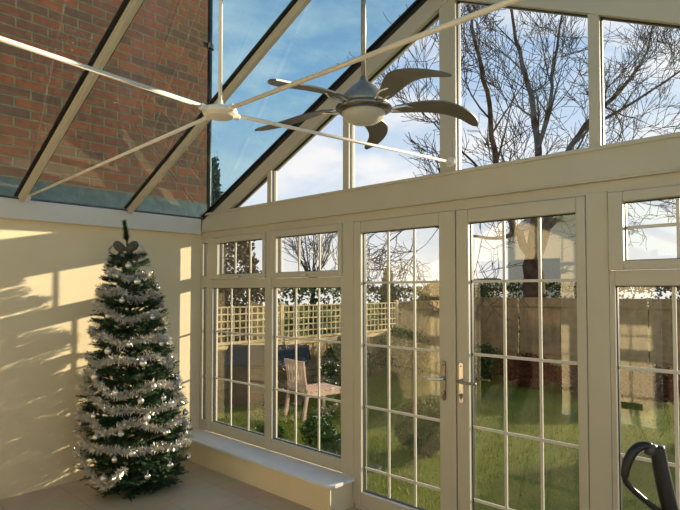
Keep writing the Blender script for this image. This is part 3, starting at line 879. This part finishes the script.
# pale wire hoops on the grass outside the right door
hp = tag(empty('garden_hoops', (2.95, .95, gh(2.95,.95))), 'pale arched wire hoops standing low on the lawn outside the right door', 'garden hoops')
for q, (dx, r, t0) in enumerate([(-.12, .16, .5), (0.0, .20, .75), (.1, .18, .95)]):
    m = MB(); d = Vector((math.cos(t0), math.sin(t0), 0))
    m.tube([Vector((dx, dx*.4, 0))+d*(r*math.cos(a))+Vector((0,0,1.25*r*math.sin(a))) for a in [math.pi*k/16 for k in range(17)]], .006, 6)
    m.build('hoop', 'bar', hp, smooth=True)

# ------------------------------------------------------------------ bare trees
LIMBS = {
'trunk': ([(-1.80,12.19,-1.07),(-1.79,12.16,0.49),(-1.82,12.07,2.06),(-1.82,12.03,2.83)], 0.468, 0.227),
'A': ([(-1.82,12.03,2.37),(-1.99,11.69,3.05),(-2.08,11.03,3.70),(-2.09,10.43,4.99),(-2.02,9.90,6.47),(-1.95,9.21,7.55),(-1.91,8.67,8.61),(-1.79,8.18,9.95)], 0.137, 0.018),
'B': ([(-1.82,12.03,2.70),(-1.78,12.19,4.22),(-1.76,12.32,5.69),(-1.99,12.40,7.38),(-2.32,12.36,8.82),(-2.58,12.41,10.30),(-2.73,12.54,12.45)], 0.161, 0.018),
'B2': ([(-1.78,12.29,5.56),(-1.37,12.27,7.05),(-1.11,12.10,8.37),(-0.78,11.99,9.63),(-0.37,11.95,11.12)], 0.073, 0.016),
'C': ([(-1.80,12.06,2.30),(-1.60,12.56,3.52),(-1.45,13.16,5.20),(-1.00,14.06,6.65),(-0.24,15.06,7.87),(0.29,15.87,9.16),(0.55,16.37,11.19)], 0.161, 0.018),
'D': ([(-1.60,12.56,3.41),(-0.61,12.75,4.30),(0.38,12.93,5.01),(1.32,13.07,5.29),(2.27,13.40,5.95)], 0.073, 0.013),
'E': ([(-2.04,11.54,3.22),(-2.30,10.86,3.06),(-2.58,10.06,3.08),(-3.03,9.09,3.26),(-3.45,8.35,3.27),(-3.77,7.72,2.76)], 0.061, 0.011),
'F': ([(-2.09,10.84,4.09),(-2.36,10.02,4.83),(-2.79,9.22,5.55),(-3.19,8.46,6.25)], 0.048, 0.011),
'G': ([(-1.45,13.16,5.20),(-0.80,14.66,5.18),(-0.06,16.09,4.66),(0.74,17.57,4.42)], 0.056, 0.011),
'I': ([(-1.00,14.06,6.53),(0.25,14.45,7.18),(1.55,14.97,8.09),(2.46,15.49,9.39)], 0.056, 0.011),
}
def grow(mb, p, d, r, L, depth, rr, tw, minr=.0035):
    n = 4; pts = [Vector(p)]; dd = Vector(d).normalized()
    for k in range(n):
        dd = (dd+Vector((rr.gauss(0,.16), rr.gauss(0,.16), rr.gauss(0,.14)+.05))).normalized()
        pts.append(pts[-1]+dd*L/n)
    rs = [max(minr, r*(1-.62*k/n)) for k in range(n+1)]
    (mb if r > .02 else tw).tube(pts, rs, 5 if r > .02 else 3, caps=False)
    if depth <= 0: return
    nc = rr.choice((3, 4, 4, 5))
    for c in range(nc):
        t = rr.uniform(.25, 1.0); k = min(n-1, int(t*n)); q = pts[k].lerp(pts[k+1], t*n-k)
        ax = dd.orthogonal().normalized(); ax = Matrix.Rotation(rr.random()*6.28, 3, dd) @ ax
        nd = Matrix.Rotation(rr.uniform(.35, .85), 3, ax) @ dd
        grow(mb, q, nd, max(minr, rs[k]*.62), L*rr.uniform(.55, .8), depth-1, rr, tw, minr)
def bare_tree(limbs, seed, label, loc, minr, d0=3, dens=1.0, name='bare_tree', ls=1.0):
    rr = random.Random(seed); o = empty(name, loc); lo = Vector(loc)
    tk, br, tw = MB(), MB(), MB()
    for k, (P, r0, r1) in limbs.items():
        P = [Vector(p)-lo for p in P]; S = loopsmooth(P, 4); n = len(S)
        rs = [r0+(r1-r0)*(i/(n-1))**.8 for i in range(n)]
        if k == 'trunk': rs[0] *= 1.3
        # slight irregularity
        S = [s+Vector((rr.gauss(0,.02), rr.gauss(0,.02), 0)) if 0 < i < n-1 else s for i, s in enumerate(S)]
        (tk if k == 'trunk' else br).tube(S, rs, 10 if r0 > .1 else 6)
        if k == 'trunk': continue
        cum = [0.0]
        for u, v in zip(S, S[1:]): cum.append(cum[-1]+(v-u).length)
        tot = max(3, int(cum[-1]*dens*(1.9 if r0 > .1 else 2.3)))
        for q in range(tot):
            w = cum[-1]*(.12+.86*(q+rr.random())/tot); i = max(1, min(n-2, sum(1 for c_ in cum if c_ < w))); d = (S[i+1]-S[i]).normalized()
            ax = Matrix.Rotation(rr.random()*6.28, 3, d) @ d.orthogonal().normalized()
            nd = Matrix.Rotation(rr.uniform(.4, 1.0), 3, ax) @ d
            f = i/n
            grow(br, S[i], nd, max(.012, rs[i]*.45), ls*rr.uniform(.9, 1.9)*(1.15-.5*f), d0, rr, tw, minr)
        grow(br, S[-1], (S[-1]-S[-2]).normalized(), r1, ls, d0, rr, tw, minr)
    tk.build('trunk', 'bark', o, smooth=True); br.build('branches', 'bark', o, smooth=True); tw.build('twigs', 'twig', o)
    tag(o, label, 'tree'); return o
bare_tree(LIMBS, 17, 'big bare winter tree with forked trunk standing behind the far garden fence', (-1.80, 12.19, GZ), .0075, 3, .62, ls=1.15)
# small fan-shaped bare tree far off
c = Vector((-13.2, 14.3, GZ)); L2 = {'trunk': ([c, c+Vector((0,0,1.2)), c+Vector((.03,0,2.3))], .13, .09)}
rr = random.Random(5)
for q in range(9):
    a = q/9*6.28; e = Vector((math.cos(a), math.sin(a), 0))*.85
    L2['l%d' % q] = ([c+Vector((.03,0,2.1)), c+Vector((0,0,2.9))+e*.45, c+Vector((0,0,3.6))+e*.85, c+Vector((0,0,4.15+.3*rr.random()))+e], .06, .014)
bare_tree(L2, 9, 'small round-headed bare tree far off, seen through the second window', tuple(c), .011, 1, 1.0)

# ------------------------------------------------------------------ distant buildings
hs = tag(empty('house', (-7.2, 30.9, GZ), rad(43)), 'pale rendered house end beyond the hedge, behind the big bare tree', 'house')
MB().box(-1.55, 1.55, 0, 9, 0, 6.2).build('wall', 'render', hs)
MB().prism([(-1.8, 6.1), (1.8, 6.1), (0, 7.6)], 1, -.2, 9.2).build('roof', 'slate', hs)
lb = tag(empty('outbuilding', (-17.1, 38.2, GZ), rad(43)), 'long low pale outbuilding far beyond the hedge', 'building')
MB().box(-.95, .95, 0, 4, 0, 2.75).build('wall', 'petal', lb)
MB().box(-1.0, 1.0, -.1, 4.1, 2.75, 2.9).build('roof', 'slate', lb)

# downpipe on the brick corner
dp_ = tag(empty('downpipe', (-.115, .165, GZ)), 'black downpipe running up the corner of the brick wall', 'downpipe')
MB().tube([(-.05,0,0), (-.05,0,6.3)], .026, 14).build('pipe', 'pipe', dp_, smooth=True)
for z in (.9, 2.7, 4.5): MB().tube([(-.05,0,z), (-.05,0,z+.05)], .042, 14).box(-.09,-.01,-.05,.0,z,z+.05).build('bracket', 'pipe', dp_)

# lamp glowing in the dark hall
lm = tag(empty('table_lamp', (1.62, BACK-1.6, 0)), 'small lit lamp in the dark hall, mirrored in the right door glass', 'lamp')
m, nt, b = nodes('lit_shade'); b.inputs['Base Color'].default_value = (.9,.7,.4,1); b.inputs['Emission Color'].default_value = (1,.72,.35,1); b.inputs['Emission Strength'].default_value = 2.2; M['lit'] = m
MB().lathe([(.11,.0),(.012,.02),(.012,1.02),(.02,1.03)], n=20).build('stand', 'brass', lm, smooth=False)
MB().lathe([(.13,1.0),(.075,1.2)], n=24).build('lamp_shade', 'lit', lm, smooth=True)

# ------------------------------------------------------------------ light
w = bpy.data.worlds.new('sky'); SC.world = w; w.use_nodes = True; nt = w.node_tree; nt.nodes.clear()
out = nt.nodes.new('ShaderNodeOutputWorld'); bg = nt.nodes.new('ShaderNodeBackground')
tc = nt.nodes.new('ShaderNodeTexCoord'); sep = nt.nodes.new('ShaderNodeSeparateXYZ')
nt.links.new(tc.outputs['Generated'], sep.inputs[0])
rp = nt.nodes.new('ShaderNodeValToRGB'); e = rp.color_ramp.elements
e[0].position = 0; e[0].color = (1.0, .97, .92, 1)
e[1].position = .70; e[1].color = (.12, .28, .56, 1)
x = e.new(.12); x.color = (.78, .85, .95, 1)
x = e.new(.36); x.color = (.45, .62, .88, 1)
nt.links.new(sep.outputs['Z'], rp.inputs['Fac'])
mp = nt.nodes.new('ShaderNodeMapping'); mp.inputs['Scale'].default_value = (1, 1, 2.6)
nt.links.new(tc.outputs['Generated'], mp.inputs['Vector'])
ns = nt.nodes.new('ShaderNodeTexNoise'); ns.inputs['Scale'].default_value = 4.2; ns.inputs['Detail'].default_value = 7; ns.inputs['Roughness'].default_value = .58
nt.links.new(mp.outputs[0], ns.inputs['Vector'])
cr = nt.nodes.new('ShaderNodeValToRGB'); cr.color_ramp.elements[0].position = .42; cr.color_ramp.elements[1].position = .60
nt.links.new(ns.outputs['Fac'], cr.inputs['Fac'])
fade = nt.nodes.new('ShaderNodeMapRange'); fade.inputs['From Min'].default_value = .60; fade.inputs['From Max'].default_value = .35
fade.inputs['To Min'].default_value = .12; fade.inputs['To Max'].default_value = .9
nt.links.new(sep.outputs['Z'], fade.inputs['Value'])
ml = nt.nodes.new('ShaderNodeMath'); ml.operation = 'MULTIPLY'
nt.links.new(cr.outputs['Color'], ml.inputs[0]); nt.links.new(fade.outputs[0], ml.inputs[1])
mx = nt.nodes.new('ShaderNodeMix'); mx.data_type = 'RGBA'
nt.links.new(ml.outputs[0], mx.inputs['Factor']); nt.links.new(rp.outputs['Color'], mx.inputs['A']); mx.inputs['B'].default_value = (.98, .96, .99, 1)
nt.links.new(mx.outputs['Result'], bg.inputs['Color']); bg.inputs['Strength'].default_value = 1.3
nt.links.new(bg.outputs[0], out.inputs['Surface'])

sun = bpy.data.lights.new('sun', 'SUN'); sun.energy = 12.5; sun.angle = rad(.55); sun.color = (1, .85, .62)
so = bpy.data.objects.new('sun', sun); COL.objects.link(so)
so.rotation_euler = Vector((-1, -2.6, -.554)).to_track_quat('-Z', 'Y').to_euler()
so.location = (12, 14, 6)

# ------------------------------------------------------------------ camera
cam = bpy.data.cameras.new('camera'); co = bpy.data.objects.new('camera', cam); COL.objects.link(co)
co.location = (4.799, -3.10, 1.62); co.rotation_euler = (rad(90+1.8295), 0, rad(43.1026))
cam.sensor_width = 36; cam.lens = 546.46/680*36; cam.shift_y = 17.923/680; cam.clip_start = .05; cam.clip_end = 300
SC.camera = co
SC.view_settings.view_transform = 'Standard'; SC.view_settings.look = 'None'
SC.view_settings.exposure = -.14; SC.view_settings.gamma = 1; SC.view_settings.use_curve_mapping = False
